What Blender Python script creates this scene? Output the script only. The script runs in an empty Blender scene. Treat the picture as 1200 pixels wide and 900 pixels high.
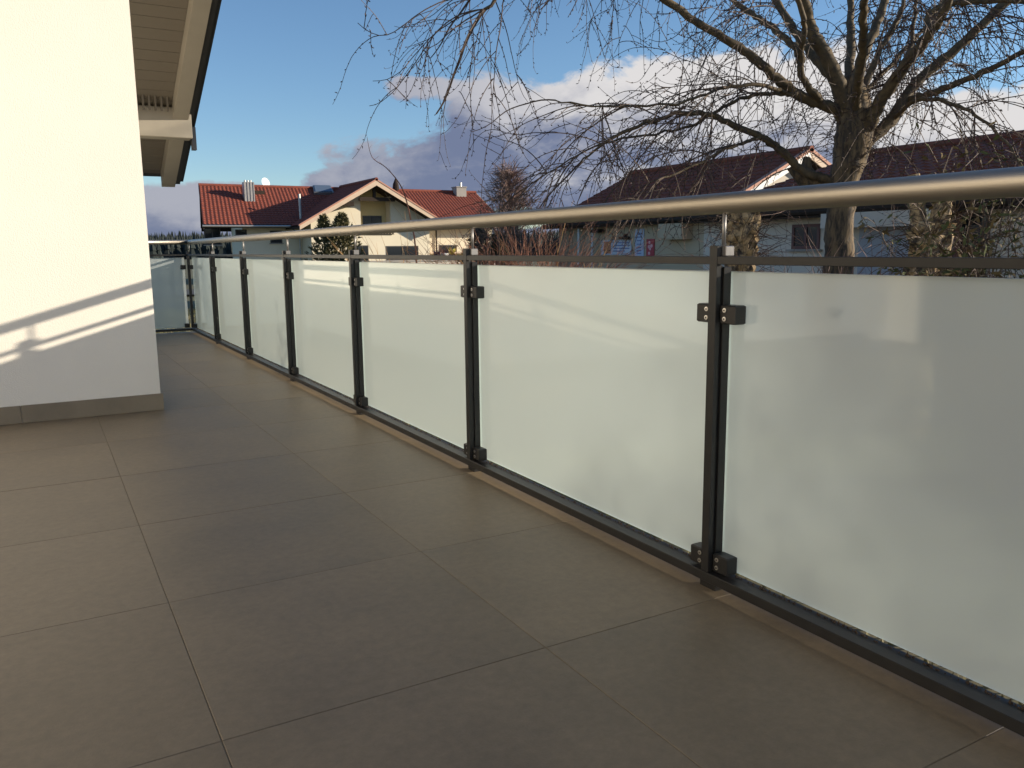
import bpy, math, random
import numpy as np
from mathutils import Vector, Matrix
R = math.radians
def rnd(a, b): return random.uniform(a, b)
random.seed(7); RNG = np.random.default_rng(7)
scn = bpy.context.scene
COL = scn.collection

# ------------------------------------------------------------------ camera
S = 0.95                                   # camera height above the terrace tiles, metres
FPX, YAW, PITCH, ROLL = 967.67, .5171, -.1627, -.0104
cy_, sy_, cp_, sp_ = math.cos(YAW), math.sin(YAW), math.cos(PITCH), math.sin(PITCH)
CF = np.array([sy_*cp_, cy_*cp_, sp_]); _r = np.array([cy_, -sy_, 0.]); _u = np.cross(_r, CF)
CR = math.cos(ROLL)*_r + math.sin(ROLL)*_u; CU = -math.sin(ROLL)*_r + math.cos(ROLL)*_u
CP = np.array([0, 0, S])
def ray(x, y): return CF + CR*(x-600)/FPX + CU*(450-y)/FPX          # photo pixel -> direction
def onX(x, y, X): d = ray(x, y); return CP + d*X/d[0]
def onY(x, y, Y): d = ray(x, y); return CP + d*Y/d[1]
def at(x, y, D): d = ray(x, y); return CP + d/np.hypot(d[0], d[1])*D
cd = bpy.data.cameras.new('camera'); cam = bpy.data.objects.new('camera', cd); COL.objects.link(cam)
cd.sensor_width = 36; cd.sensor_fit = 'HORIZONTAL'; cd.lens = 36*FPX/1200
cd.clip_start = .05; cd.clip_end = 6000
m = Matrix.Identity(4)
for i in range(3): m[i][0], m[i][1], m[i][2], m[i][3] = CR[i], CU[i], -CF[i], CP[i]
cam.matrix_world = m
scn.camera = cam

# ------------------------------------------------------------------ light
SUN_AZ, SUN_EL = R(25.6), R(14.85)          # azimuth measured from +X towards -Y
SD = Vector((math.cos(SUN_AZ)*math.cos(SUN_EL), -math.sin(SUN_AZ)*math.cos(SUN_EL), math.sin(SUN_EL)))
sl = bpy.data.lights.new('sun', 'SUN'); sl.energy = 5.0; sl.angle = R(.75); sl.color = (1, .875, .70)
so = bpy.data.objects.new('sun', sl); COL.objects.link(so)
so.rotation_euler = SD.to_track_quat('Z', 'Y').to_euler(); so.location = (30, -40, 20)
scn.view_settings.view_transform = 'Standard'; scn.view_settings.look = 'None'
scn.view_settings.gamma = 1; scn.view_settings.exposure = 0.6
scn.render.film_transparent = False
scn.cycles.use_denoising = True
scn.cycles.max_bounces = 10; scn.cycles.transparent_max_bounces = 16
scn.cycles.sample_clamp_indirect = 6

W = bpy.data.worlds.new('World'); scn.world = W; W.use_nodes = True
nt = W.node_tree; nt.nodes.clear()
def wn(t, **k):
    n = nt.nodes.new(t)
    for a, v in k.items(): setattr(n, a, v)
    return n
def mk(tree):
    def M(op, *a, clamp=False):
        n = tree.nodes.new('ShaderNodeMath'); n.operation = op; n.use_clamp = clamp
        for i, v in enumerate(a):
            if hasattr(v, 'is_output') or hasattr(v, 'links'): tree.links.new(v, n.inputs[i])
            else: n.inputs[i].default_value = v
        return n.outputs[0]
    return M
def smooth(M, x, a, b):
    t = M('DIVIDE', M('SUBTRACT', x, a), b-a, clamp=True)
    return M('MULTIPLY', M('MULTIPLY', t, t), M('SUBTRACT', 3, M('MULTIPLY', t, 2)))
# cloud density as a function of azimuth a (clockwise from the +Y axis) and elevation e
g = bpy.data.node_groups.new('cloud_density', 'ShaderNodeTree')
g.interface.new_socket('a', in_out='INPUT', socket_type='NodeSocketFloat')
g.interface.new_socket('e', in_out='INPUT', socket_type='NodeSocketFloat')
g.interface.new_socket('d', in_out='OUTPUT', socket_type='NodeSocketFloat')
gi = g.nodes.new('NodeGroupInput'); go_ = g.nodes.new('NodeGroupOutput'); GM = mk(g)
a_, e_ = gi.outputs[0], gi.outputs[1]
def ae(x, y):
    d = ray(x, y); return math.atan2(d[0], d[1]), math.atan2(d[2], math.hypot(d[0], d[1]))
banks = [(195, 255, 95, 26, .8), (600, 280, 9000, 13, .75), (830, 150, 270, 80, 1.0), (1120, 175, 230, 58, .9), (630, 155, 120, 72, .85), (505, 104, 52, 14, .6), (560, 205, 190, 44, .9), (470, 222, 130, 30, .85), (540, 170, 60, 30, .5),
         (330, 236, 150, 20, .6), (190, 243, 75, 22, .7), (1550, 185, 330, 75, .9), (2600, 190, 900, 80, .7), (-260, 225, 420, 45, .8)]
acc = None
for (x, y, rx, ry, w) in banks:
    if 0 <= x <= 1300: A0, E0 = ae(x, y)
    else: A0, E0 = YAW + (x-600)/FPX, (292-y)/FPX
    q = GM('ADD', GM('POWER', GM('ABSOLUTE', GM('DIVIDE', GM('SUBTRACT', a_, A0), rx/FPX)), 2.4),
           GM('POWER', GM('ABSOLUTE', GM('DIVIDE', GM('SUBTRACT', e_, E0), ry/FPX)), 2.4))
    q = GM('MULTIPLY', GM('SUBTRACT', 1.0, q), w)
    acc = q if acc is None else GM('SMOOTH_MAX', acc, q, .25)
acc = GM('MAXIMUM', acc, -1.2)
cx = g.nodes.new('ShaderNodeCombineXYZ')
g.links.new(GM('SINE', a_), cx.inputs[0]); g.links.new(GM('COSINE', a_), cx.inputs[1]); g.links.new(GM('MULTIPLY', e_, 1.9), cx.inputs[2])
def gnoise(scale, det, rough, dist=0):
    n = g.nodes.new('ShaderNodeTexNoise'); n.inputs['Scale'].default_value = scale; n.inputs['Detail'].default_value = det
    n.inputs['Roughness'].default_value = rough; n.inputs['Distortion'].default_value = dist; g.links.new(cx.outputs[0], n.inputs['Vector'])
    return n.outputs[0]
n1 = GM('SUBTRACT', gnoise(9, 7, .58, .4), .5); n2 = GM('SUBTRACT', gnoise(27, 6, .6, .2), .5)
tot = GM('ADD', acc, GM('ADD', GM('MULTIPLY', n1, 2.6), GM('MULTIPLY', n2, .8)))
g.links.new(tot, go_.inputs[0])
WM = mk(nt)
tc = wn('ShaderNodeTexCoord'); sx = wn('ShaderNodeSeparateXYZ'); nt.links.new(tc.outputs['Generated'], sx.inputs[0])
az = WM('ARCTAN2', sx.outputs[0], sx.outputs[1]); el = WM('ARCSINE', sx.outputs[2])
def dens(da, de):
    n = wn('ShaderNodeGroup'); n.node_tree = g
    nt.links.new(WM('ADD', az, da), n.inputs[0]); nt.links.new(WM('ADD', el, de), n.inputs[1]); return n.outputs[0]
d0, d1_, d2_ = dens(0, 0), dens(.018, .022), dens(.05, .06)
mask = smooth(WM, d0, -.10, .30)
lit = WM('ADD', WM('MULTIPLY', WM('SUBTRACT', d0, d1_), .62), WM('MULTIPLY', WM('SUBTRACT', d0, d2_), .24))
thin = WM('SUBTRACT', 1, smooth(WM, d0, .1, .8))
# towards the sun's side (to the right) the bank faces the light more
facing = smooth(WM, az, YAW-.03, YAW+.24)
lit = WM('ADD', WM('ADD', lit, WM('MULTIPLY', thin, .16)), WM('MULTIPLY', facing, .42))
lit = WM('ADD', lit, WM('MULTIPLY', WM('SUBTRACT', d0, .9), -.05))
lit = WM('MULTIPLY', smooth(WM, lit, -.04, .92), WM('ADD', .40, WM('MULTIPLY', smooth(WM, az, YAW-.16, YAW+.14), .60)))
cr = wn('ShaderNodeMixRGB'); nt.links.new(lit, cr.inputs[0])
cr.inputs[1].default_value = (.185, .222, .355, 1); cr.inputs[2].default_value = (.84, .81, .80, 1)
sky = wn('ShaderNodeTexSky', sky_type='NISHITA'); sky.sun_disc = False
sky.sun_elevation = SUN_EL; sky.sun_rotation = math.atan2(SD.x, SD.y)
sky.air_density = 1.0; sky.dust_density = .1; sky.ozone_density = 3.6; sky.altitude = 400
b1 = wn('ShaderNodeBackground'); b1.inputs[1].default_value = .105; nt.links.new(sky.outputs[0], b1.inputs[0])
b2 = wn('ShaderNodeBackground'); b2.inputs[1].default_value = .60; nt.links.new(cr.outputs[0], b2.inputs[0])
mx = wn('ShaderNodeMixShader'); wo = wn('ShaderNodeOutputWorld')
above = smooth(WM, el, -.02, .0)
nt.links.new(WM('MULTIPLY', mask, WM('MULTIPLY', above, .97)), mx.inputs[0])
nt.links.new(b1.outputs[0], mx.inputs[1]); nt.links.new(b2.outputs[0], mx.inputs[2]); nt.links.new(mx.outputs[0], wo.inputs[0])

# ------------------------------------------------------------------ materials
MATS = {}
def mat(name, col, rough=.6, metal=0, var=.0, vscale=4., bump=0., bscale=60., spec=.5, col2=None, detail=6., coat=0, obj_var=0., stretch=None, ramp=(.3, .7)):
    if name in MATS: return MATS[name]
    mm = bpy.data.materials.new(name); mm.use_nodes = True; t = mm.node_tree; p = t.nodes['Principled BSDF']
    p.inputs['Roughness'].default_value = rough; p.inputs['Metallic'].default_value = metal
    p.inputs['Specular IOR Level'].default_value = spec; p.inputs['Coat Weight'].default_value = coat
    c = (*col, 1); p.inputs['Base Color'].default_value = c
    tcn = t.nodes.new('ShaderNodeTexCoord'); src = tcn.outputs['Object']
    if stretch:
        mp = t.nodes.new('ShaderNodeMapping'); mp.inputs['Scale'].default_value = stretch; t.links.new(src, mp.inputs[0]); src = mp.outputs[0]
    if var or col2:
        n = t.nodes.new('ShaderNodeTexNoise'); n.inputs['Scale'].default_value = vscale; n.inputs['Detail'].default_value = detail; n.inputs['Roughness'].default_value = .62
        if obj_var:
            oi = t.nodes.new('ShaderNodeObjectInfo'); ad = t.nodes.new('ShaderNodeVectorMath'); ad.operation = 'MULTIPLY_ADD'
            t.links.new(oi.outputs['Random'], ad.inputs[0]); ad.inputs[1].default_value = (37, 53, 29); t.links.new(src, ad.inputs[2]); t.links.new(ad.outputs[0], n.inputs['Vector'])
        else: t.links.new(src, n.inputs['Vector'])
        r = t.nodes.new('ShaderNodeValToRGB'); t.links.new(n.outputs[0], r.inputs[0])
        r.color_ramp.elements[0].position, r.color_ramp.elements[1].position = ramp
        lo = col2 if col2 else tuple(v*(1-var) for v in col); hi = col if col2 else tuple(min(1, v*(1+var)) for v in col)
        r.color_ramp.elements[0].color = (*lo, 1); r.color_ramp.elements[1].color = (*hi, 1)
        out = r.outputs[0]
        if obj_var:
            oi2 = t.nodes.new('ShaderNodeObjectInfo'); hv = t.nodes.new('ShaderNodeHueSaturation'); mr = t.nodes.new('ShaderNodeMapRange')
            mr.inputs[3].default_value = 1-obj_var; mr.inputs[4].default_value = 1+obj_var
            t.links.new(oi2.outputs['Random'], mr.inputs[0]); t.links.new(mr.outputs[0], hv.inputs['Value']); t.links.new(out, hv.inputs['Color']); out = hv.outputs[0]
        t.links.new(out, p.inputs['Base Color'])
        rr = t.nodes.new('ShaderNodeMapRange'); rr.inputs[3].default_value = rough*.85; rr.inputs[4].default_value = min(1, rough*1.15)
        t.links.new(n.outputs[0], rr.inputs[0]); t.links.new(rr.outputs[0], p.inputs['Roughness'])
    if bump:
        n2 = t.nodes.new('ShaderNodeTexNoise'); n2.inputs['Scale'].default_value = bscale; n2.inputs['Detail'].default_value = 5; t.links.new(src, n2.inputs['Vector'])
        b = t.nodes.new('ShaderNodeBump'); b.inputs['Strength'].default_value = bump; b.inputs['Distance'].default_value = .01
        t.links.new(n2.outputs[0], b.inputs['Height']); t.links.new(b.outputs[0], p.inputs['Normal'])
    MATS[name] = mm; return mm

mat('render_white', (.83, .785, .70), .9, var=.025, vscale=1.5, bump=.16, bscale=150, spec=.2)
mat('tile', (.192, .150, .098), .48, var=.17, vscale=2.2, bump=.06, bscale=220, spec=.42, obj_var=.035, detail=10)
def grain(m, sc_, amt):                      # fine mineral speckle over the broad clouding
    t = MATS[m].node_tree; p = t.nodes['Principled BSDF']; src = p.inputs['Base Color'].links[0].from_socket
    n = t.nodes.new('ShaderNodeTexNoise'); n.inputs['Scale'].default_value = sc_; n.inputs['Detail'].default_value = 8; n.inputs['Roughness'].default_value = .75
    c_ = t.nodes.new('ShaderNodeTexCoord'); t.links.new(c_.outputs['Object'], n.inputs['Vector'])
    r_ = t.nodes.new('ShaderNodeMapRange'); r_.inputs[1].default_value = .3; r_.inputs[2].default_value = .7; r_.inputs[3].default_value = 1-amt; r_.inputs[4].default_value = 1+amt
    t.links.new(n.outputs[0], r_.inputs[0]); h_ = t.nodes.new('ShaderNodeHueSaturation'); t.links.new(r_.outputs[0], h_.inputs['Value']); t.links.new(src, h_.inputs['Color']); t.links.new(h_.outputs[0], p.inputs['Base Color'])
grain('tile', 34, .15)
mat('grout', (.160, .125, .082), .9)
mat('skirt', (.24, .195, .135), .5, var=.15, vscale=4, obj_var=.04)
mat('anthracite', (.019, .0185, .0185), .40, var=.12, vscale=30, spec=.4, bump=.02, bscale=900)
mat('steel', (.47, .425, .36), .46, metal=1, var=.06, vscale=14, stretch=(60, 1, 60), bump=.015, bscale=90)
mat('steel_dull', (.30, .29, .28), .45, metal=.7, var=.06, vscale=20)
mat('screw', (.75, .73, .7), .28, metal=1)
mat('soffit', (.125, .108, .085), .6, var=.06, vscale=8, stretch=(2, 20, 20))
mat('beam', (.27, .245, .20), .6, var=.05, vscale=6)
mat('dark_metal', (.035, .036, .04), .35, spec=.5)
mat('dark_soffit', (.10, .09, .08), .8)
mat('roof_red', (.27, .062, .032), .8, col2=(.16, .040, .026), vscale=3.5, bump=.1, bscale=30)
mat('roof_dark', (.30, .082, .042), .85, col2=(.16, .048, .03), vscale=3, bump=.1, bscale=30)
mat('roof_edge', (.50, .24, .16), .7, var=.1, vscale=2)
mat('cream', (.74, .66, .50), .9, var=.04, vscale=.8, bump=.1, bscale=40)
mat('yellow_wall', (.68, .53, .26), .9, var=.03, vscale=1)
mat('house_shade', (.30, .285, .25), .9, var=.05, vscale=.7)
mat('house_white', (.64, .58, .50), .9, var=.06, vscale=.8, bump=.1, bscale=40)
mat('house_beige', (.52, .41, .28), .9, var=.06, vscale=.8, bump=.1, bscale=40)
mat('wood_trim', (.62, .47, .34), .7, var=.1, vscale=3)
mat('wood_dark', (.045, .034, .027), .8, var=.2, vscale=5, spec=.1)
mat('zinc', (.42, .42, .41), .45, metal=.8, var=.08, vscale=6)
mat('chimney_clad', (.40, .38, .36), .5, metal=.5, var=.1, vscale=6)
mat('white_paint', (.78, .77, .74), .5)
mat('win_frame', (.05, .045, .042), .5)
mat('win_red', (.12, .04, .035), .5)
mat('panel_grey', (.36, .38, .43), .6, var=.04, vscale=2)
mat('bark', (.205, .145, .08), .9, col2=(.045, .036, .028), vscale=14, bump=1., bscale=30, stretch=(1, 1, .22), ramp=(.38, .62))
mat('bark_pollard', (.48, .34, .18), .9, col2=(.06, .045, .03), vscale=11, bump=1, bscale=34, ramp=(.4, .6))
mat('limb', (.17, .12, .06), .85, col2=(.055, .042, .028), vscale=12, bump=.5, bscale=40)
mat('twig', (.085, .052, .034), .75, var=.3, vscale=3)
mat('bud', (.060, .032, .026), .7)
mat('cane_red', (.24, .10, .055), .7, var=.35, vscale=3)
mat('cane_gold', (.46, .27, .11), .7, var=.3, vscale=3)
mat('birch', (.55, .47, .40), .8, col2=(.2, .16, .14), vscale=12)
mat('birch_twig', (.20, .125, .10), .8, var=.3, vscale=2)
mat('leaf_evergreen', (.105, .115, .045), .85, spec=.15, col2=(.05, .065, .03), vscale=6)
mat('leaf_brown', (.17, .125, .06), .85, spec=.15, col2=(.10, .085, .045), vscale=6)
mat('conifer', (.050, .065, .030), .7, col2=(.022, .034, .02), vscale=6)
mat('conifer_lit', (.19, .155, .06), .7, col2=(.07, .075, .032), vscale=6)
mat('forest', (.018, .026, .024), .9, var=.3, vscale=.05)
mat('grass', (.085, .095, .035), .95, col2=(.13, .105, .055), vscale=.35, bump=.6, bscale=4)
mat('asphalt', (.06, .06, .062), .9, var=.2, vscale=3)
mat('concrete', (.33, .31, .28), .9, var=.1, vscale=2)
mat('terracotta', (.40, .17, .10), .8, var=.1, vscale=10)
mat('banner_white', (.62, .62, .68), .5)
mat('banner_orange', (.62, .25, .12), .5)
mat('banner_blue', (.13, .17, .36), .5)
mat('sign_blue', (.48, .54, .68), .5)
mat('sign_red', (.42, .035, .05), .5)
mat('print_pink', (.75, .40, .42), .5)
def window_glass(name, col=(.02, .025, .03), rough=.04):
    mm = mat(name, col, rough, spec=.3); return mm
window_glass('window_glass'); window_glass('skylight_glass', (.10, .14, .20), .08)
# acid-etched pane: glossy smooth inner face over a scattering layer, clear greenish outer face and edges
def frosted():
    mm = bpy.data.materials.new('frosted_glass'); mm.use_nodes = True; t = mm.node_tree; t.nodes.clear()
    L = t.links.new; N = t.nodes.new
    tr = N('ShaderNodeBsdfTranslucent'); tr.inputs[0].default_value = (.545, .605, .61, 1)
    rf = N('ShaderNodeBsdfRefraction'); rf.inputs['IOR'].default_value = 1.02; rf.inputs['Roughness'].default_value = .44; rf.inputs[0].default_value = (.85, .96, .95, 1)
    df = N('ShaderNodeBsdfDiffuse'); df.inputs[0].default_value = (.73, .79, .79, 1)
    m1 = N('ShaderNodeMixShader'); m1.inputs[0].default_value = .50; L(tr.outputs[0], m1.inputs[1]); L(rf.outputs[0], m1.inputs[2])
    m2 = N('ShaderNodeMixShader'); m2.inputs[0].default_value = .40; L(m1.outputs[0], m2.inputs[1]); L(df.outputs[0], m2.inputs[2])
    gl = N('ShaderNodeBsdfGlossy'); gl.inputs['Roughness'].default_value = .035; gl.inputs[0].default_value = (.95, .97, .95, 1)
    fr = N('ShaderNodeFresnel'); fr.inputs[0].default_value = 1.5
    m3 = N('ShaderNodeMixShader'); L(fr.outputs[0], m3.inputs[0]); L(m2.outputs[0], m3.inputs[1]); L(gl.outputs[0], m3.inputs[2])
    o = N('ShaderNodeOutputMaterial'); L(m3.outputs[0], o.inputs[0]); MATS['frosted_glass'] = mm
    mm = bpy.data.materials.new('clear_glass_face'); mm.use_nodes = True; t = mm.node_tree; t.nodes.clear(); L = t.links.new; N = t.nodes.new
    tp = N('ShaderNodeBsdfTransparent'); tp.inputs[0].default_value = (.92, .97, .93, 1)
    gl = N('ShaderNodeBsdfGlossy'); gl.inputs['Roughness'].default_value = .03
    m3 = N('ShaderNodeMixShader'); m3.inputs[0].default_value = .06
    L(tp.outputs[0], m3.inputs[1]); L(gl.outputs[0], m3.inputs[2])
    o = N('ShaderNodeOutputMaterial'); L(m3.outputs[0], o.inputs[0]); MATS['clear_glass_face'] = mm
    mm = bpy.data.materials.new('glass_edge'); mm.use_nodes = True; p = mm.node_tree.nodes['Principled BSDF']
    p.inputs['Base Color'].default_value = (.42, .47, .45, 1); p.inputs['Roughness'].default_value = .3; MATS['glass_edge'] = mm
frosted()

# ------------------------------------------------------------------ mesh helpers
class MB:
    def __init__(s): s.v = []; s.f = []; s.mi = []
    def add(s, vs, fs, mi=0):
        o = len(s.v); s.v.extend([tuple(map(float, q)) for q in vs]); s.f.extend([tuple(i+o for i in q) for q in fs]); s.mi.extend([mi]*len(fs)); return s
    def box(s, x0, x1, y0, y1, z0, z1, bev=0, mi=0):
        if not bev:
            return s.add([(x0,y0,z0),(x1,y0,z0),(x1,y1,z0),(x0,y1,z0),(x0,y0,z1),(x1,y0,z1),(x1,y1,z1),(x0,y1,z1)],
                         [(3,2,1,0),(4,5,6,7),(0,1,5,4),(1,2,6,5),(2,3,7,6),(3,0,4,7)], mi)
        b = bev; vs = []; lv = [(z0, b), (z0+b, 0), (z1-b, 0), (z1, b)]
        for z, k in lv:
            k2 = b if k == 0 else b*1.6
            kk = 0 if k == 0 else b
            vs += [(x0+kk+k2*.6, y0+kk, z), (x1-kk-k2*.6, y0+kk, z), (x1-kk, y0+kk+k2*.6, z), (x1-kk, y1-kk-k2*.6, z), (x1-kk-k2*.6, y1-kk, z), (x0+kk+k2*.6, y1-kk, z), (x0+kk, y1-kk-k2*.6, z), (x0+kk, y0+kk+k2*.6, z)]
        fs = [tuple(range(7, -1, -1)), tuple(range(24, 32))]
        for l in range(3):
            for i in range(8): j = (i+1) % 8; fs.append((l*8+i, l*8+j, l*8+8+j, l*8+8+i))
        return s.add(vs, fs, mi)
    def hexa(s, P8, mi=0): return s.add(P8, [(3,2,1,0),(4,5,6,7),(0,1,5,4),(1,2,6,5),(2,3,7,6),(3,0,4,7)], mi)
    def prism(s, poly, n, mi=0):                       # extrude polygon (list of 3-d points) by vector n
        k = len(poly); n = np.asarray(n, float); a = [np.asarray(q, float) for q in poly]
        return s.add(a+[q+n for q in a], [tuple(range(k-1, -1, -1)), tuple(range(k, 2*k))]+[(i, (i+1) % k, k+(i+1) % k, k+i) for i in range(k)], mi)
    def tube(s, pts, rad, sides=8, cap=True, mi=0, wob=0.):
        P = [np.asarray(q, float) for q in pts]; n = len(P)
        if not hasattr(rad, '__len__'): rad = [rad]*n
        T = [P[min(i+1, n-1)]-P[max(i-1, 0)] for i in range(n)]; T = [t/(np.linalg.norm(t)+1e-9) for t in T]
        ref = np.array([0, 0, 1.]) if abs(T[0][2]) < .9 else np.array([1., 0, 0])
        a = np.cross(T[0], ref); a /= np.linalg.norm(a); o = len(s.v)
        for i in range(n):
            a = a - T[i]*(a@T[i]); a /= (np.linalg.norm(a)+1e-9); b = np.cross(T[i], a)
            for k in range(sides):
                an = 2*math.pi*k/sides; rr = rad[i]*(1+wob*(random.random()-.5)*2) if wob else rad[i]
                s.v.append(tuple(P[i]+rr*(math.cos(an)*a+math.sin(an)*b)))
        for i in range(n-1):
            for k in range(sides):
                k2 = (k+1) % sides; s.f.append((o+i*sides+k, o+i*sides+k2, o+(i+1)*sides+k2, o+(i+1)*sides+k)); s.mi.append(mi)
        if cap:
            s.f.append(tuple(o+k for k in range(sides-1, -1, -1))); s.f.append(tuple(o+(n-1)*sides+k for k in range(sides))); s.mi += [mi, mi]
        return s
    def mesh(s, name, mats, smooth=False):
        me = bpy.data.meshes.new(name); me.from_pydata(s.v, [], s.f); 
        for q in ([mats] if isinstance(mats, str) else mats): me.materials.append(MATS[q])
        if any(s.mi): me.polygons.foreach_set('material_index', s.mi)
        if smooth: me.polygons.foreach_set('use_smooth', [True]*len(me.polygons))
        me.update(); return me
    def build(s, name, mats, parent=None, smooth=False, loc=None):
        return link(name, s.mesh(name, mats, smooth), parent, loc)
def link(name, me, parent=None, loc=None):
    o = bpy.data.objects.new(name, me); COL.objects.link(o)
    if parent is not None: o.parent = parent
    if loc is not None: o.location = loc
    return o
def tag(o, label=None, cat=None, group=None, kind=None):
    if label: o['label'] = label
    if cat: o['category'] = cat
    if group: o['group'] = group
    if kind: o['kind'] = kind
    return o
def thing(name, label, cat, loc=(0, 0, 0), group=None):
    o = bpy.data.objects.new(name, None); COL.objects.link(o); o.location = loc; o.empty_display_size = .2
    return tag(o, label, cat, group)
def bx(name, m, parent, x0, x1, y0, y1, z0, z1, bev=0):   # a box part; parent Empty sits at parent.location
    l = parent.location if parent is not None and parent.type == 'EMPTY' else Vector((0, 0, 0))
    if parent is not None and parent.parent is not None: l = Vector((0, 0, 0))
    return MB().box(x0-l.x, x1-l.x, y0-l.y, y1-l.y, z0-l.z, z1-l.z, bev).build(name, m, parent)

GZ = -1.2                                   # garden level below the raised terrace
D1 = 1.5513; SP = 1.4659; Y0 = 1.647; NB, NF = -4, 6
YP = [Y0 + k*SP for k in range(NB, NF+1)]   # post positions along the railing
YC = YP[-1]                                 # the railing's far corner
WY, WX, WL = 5.372, .590, -4.2              # lit wall of the house: its plane, its corner, its inner end

# ------------------------------------------------------------------ setting
gm = MB(); n = 70
xs = np.concatenate([-np.geomspace(2500, 4, n//2), [0], np.geomspace(4, 2500, n//2)])
for j in range(len(xs)):
    for i in range(len(xs)):
        x, y = xs[i]+10, xs[j]+12; r = math.hypot(x, y)
        z = GZ - .004*max(0, min(r, 400)-40) + .05*math.sin(x*.7)*math.cos(y*.6)*(1 if r < 60 else .0)
        gm.v.append((x, y, z))
k = len(xs)
for j in range(k-1):
    for i in range(k-1): gm.f.append((j*k+i, j*k+i+1, (j+1)*k+i+1, (j+1)*k+i)); gm.mi.append(0)
tag(gm.build('ground', 'grass', smooth=True), kind='structure')
road = MB()
road.add([(-40, 43, 0), (140, 43, 0), (140, 49, 0), (-40, 49, 0)], [(0, 1, 2, 3)])
tag(road.build('road', 'asphalt', loc=(0, 0, GZ+.09)), kind='structure')

T = .75
tf = MB(); tf.box(-7, D1+.075, -6, YC+.10, GZ-.3, -.0018)
terr = tag(tf.build('terrace_floor', 'grout'), kind='structure')
xj = [.2345 + T*k for k in range(-9, 2)] ; yj = [1.581 + T*k for k in range(-8, 13)]
tile_me = {}
for i in range(len(xj)):
    for j in range(len(yj)):
        x0, x1 = xj[i], min(xj[i]+T, D1+.072); y0, y1 = yj[j], min(yj[j]+T, YC+.095)
        if x1-x0 < .05 or y1-y0 < .05: continue
        if y0 >= WY-.02 and x1 <= WX+.02 and y1 < 9.5: continue
        if x1 <= WL+.02: continue
        key = (round(x1-x0, 3), round(y1-y0, 3))
        if key not in tile_me:
            h = .0009; tile_me[key] = MB().box(h, key[0]-h, h, key[1]-h, -.014, 0, .0012).mesh('tile', 'tile')
        link('tile', tile_me[key], terr, (x0, y0, RNG.uniform(-.0004, .0004)))

# ------------------------------------------------------------------ the terrace's own house
hs = thing('rendered_house', 'white rendered house wall with wooden roof overhang at the corner of the terrace', 'house', (WX, WY, 0))
def hp(name, mb, m, parent=None, smooth=False):
    return mb.build(name, m, parent or hs, smooth) if parent else mb.build(name, m, hs, smooth, loc=(-WX, -WY, 0))
RS = .4725                                  # roof falls away from the camera
def zs(y): return 2.961 - RS*(y-7.328)      # underside of the verge
YB = 9.35
w = MB(); w.prism([(WX, WY, -1.1), (WX, YB, -1.1), (WX, YB, zs(YB)-.02), (WX, WY, zs(WY)-.02)], (WL-3-WX, 0, 0)); hp('wall', w, 'render_white')
DY0, DY1, DZ = 2.95, 5.05, 2.15             # glazed terrace door in the side wall
w = MB(); w.box(WL-.3, WL, -6, DY0, -.012, 4.6); w.box(WL-.3, WL, DY1, WY-.002, -.012, 4.6); w.box(WL-.3, WL, DY0, DY1, DZ, 4.6)
hp('wall', w, 'render_white')
dr = hp('terrace_door', MB().box(WL-.16, WL-.09, DY0+.002, DY1-.002, .0, .07).box(WL-.16, WL-.09, DY0+.002, DY1-.002, DZ-.07, DZ-.002).box(WL-.16, WL-.09, DY0+.002, DY0+.07, .07, DZ-.07).box(WL-.16, WL-.09, DY1-.07, DY1-.002, .07, DZ-.07).box(WL-.16, WL-.09, 3.96, 4.04, .07, DZ-.07), 'anthracite')
for a, b in ((DY0+.07, 3.96), (4.04, DY1-.07)): MB().box(WL-.14, WL-.12, a, b, .07, DZ-.07).build('pane', 'window_glass', dr)
for k in range(6):                          # skirting pieces
    a = WX+.012 - k*.75; hp('skirting_tile', MB().box(max(WL, a-.748), a, WY-.012, WY+.002, .001, .101, .001), 'skirt')
for k in range(5): hp('skirting_tile', MB().box(WX-.002, WX+.012, WY+.003+k*.75, WY+.003+k*.75+.747, .001, .101, .001), 'skirt')
hp('socket', MB().box(-3.45, -3.29, WY-.045, WY, .28, .36, .006), 'steel_dull')
# roof: boarded soffit, verge rafter, flashing, purlin heads, gutter
YT, YE = 3.0, 9.93
def slab(mb, x0, x1, y0, y1, o0, o1):
    mb.hexa([(x0,y0,zs(y0)+o0),(x1,y0,zs(y0)+o0),(x1,y1,zs(y1)+o0),(x0,y1,zs(y1)+o0),(x0,y0,zs(y0)+o1),(x1,y0,zs(y0)+o1),(x1,y1,zs(y1)+o1),(x0,y1,zs(y1)+o1)]); return mb
y = YE-.1; i = 0
while y > YT:
    y1 = y; y0 = y-.128
    hp('soffit_board', slab(MB(), WX+.003, 1.262, y0+.006, y1, .045, .062), 'soffit'); y -= .128
hp('roof_deck', slab(MB(), WL-3, 1.46, YT, YE, .064, .20), 'dark_soffit')
hp('verge_rafter', slab(MB(), 1.264, 1.40, YT, YE-.04, -.10, .062), 'beam')
hp('verge_flashing', slab(MB(), 1.462, 1.50, YT, YE+.03, .0, .26), 'dark_metal')
hp('verge_board', slab(MB(), 1.402, 1.460, YT, YE, -.045, .062), 'dark_metal')
rt = slab(MB(), WL-3, 1.462, YT, YE+.04, .202, .25); hp('roof_covering', rt, 'roof_dark')
for yb in (8.72,):
    zt = zs(yb)+.03
    hp('purlin', MB().box(WX+.002, 1.43, yb, yb+.2, zt-.30, zt-.02, .006), 'beam')
for k in range(12): hp('vent_slat', MB().box(WX+.03+k*.053, WX+.046+k*.053, 8.63, 8.66, zs(8.6)-.10, zs(8.6)+.04), 'soffit')
gt = MB()
pts = [( .062*math.cos(t), .062*math.sin(t)) for t in np.linspace(math.pi, 2*math.pi, 9)]
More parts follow.
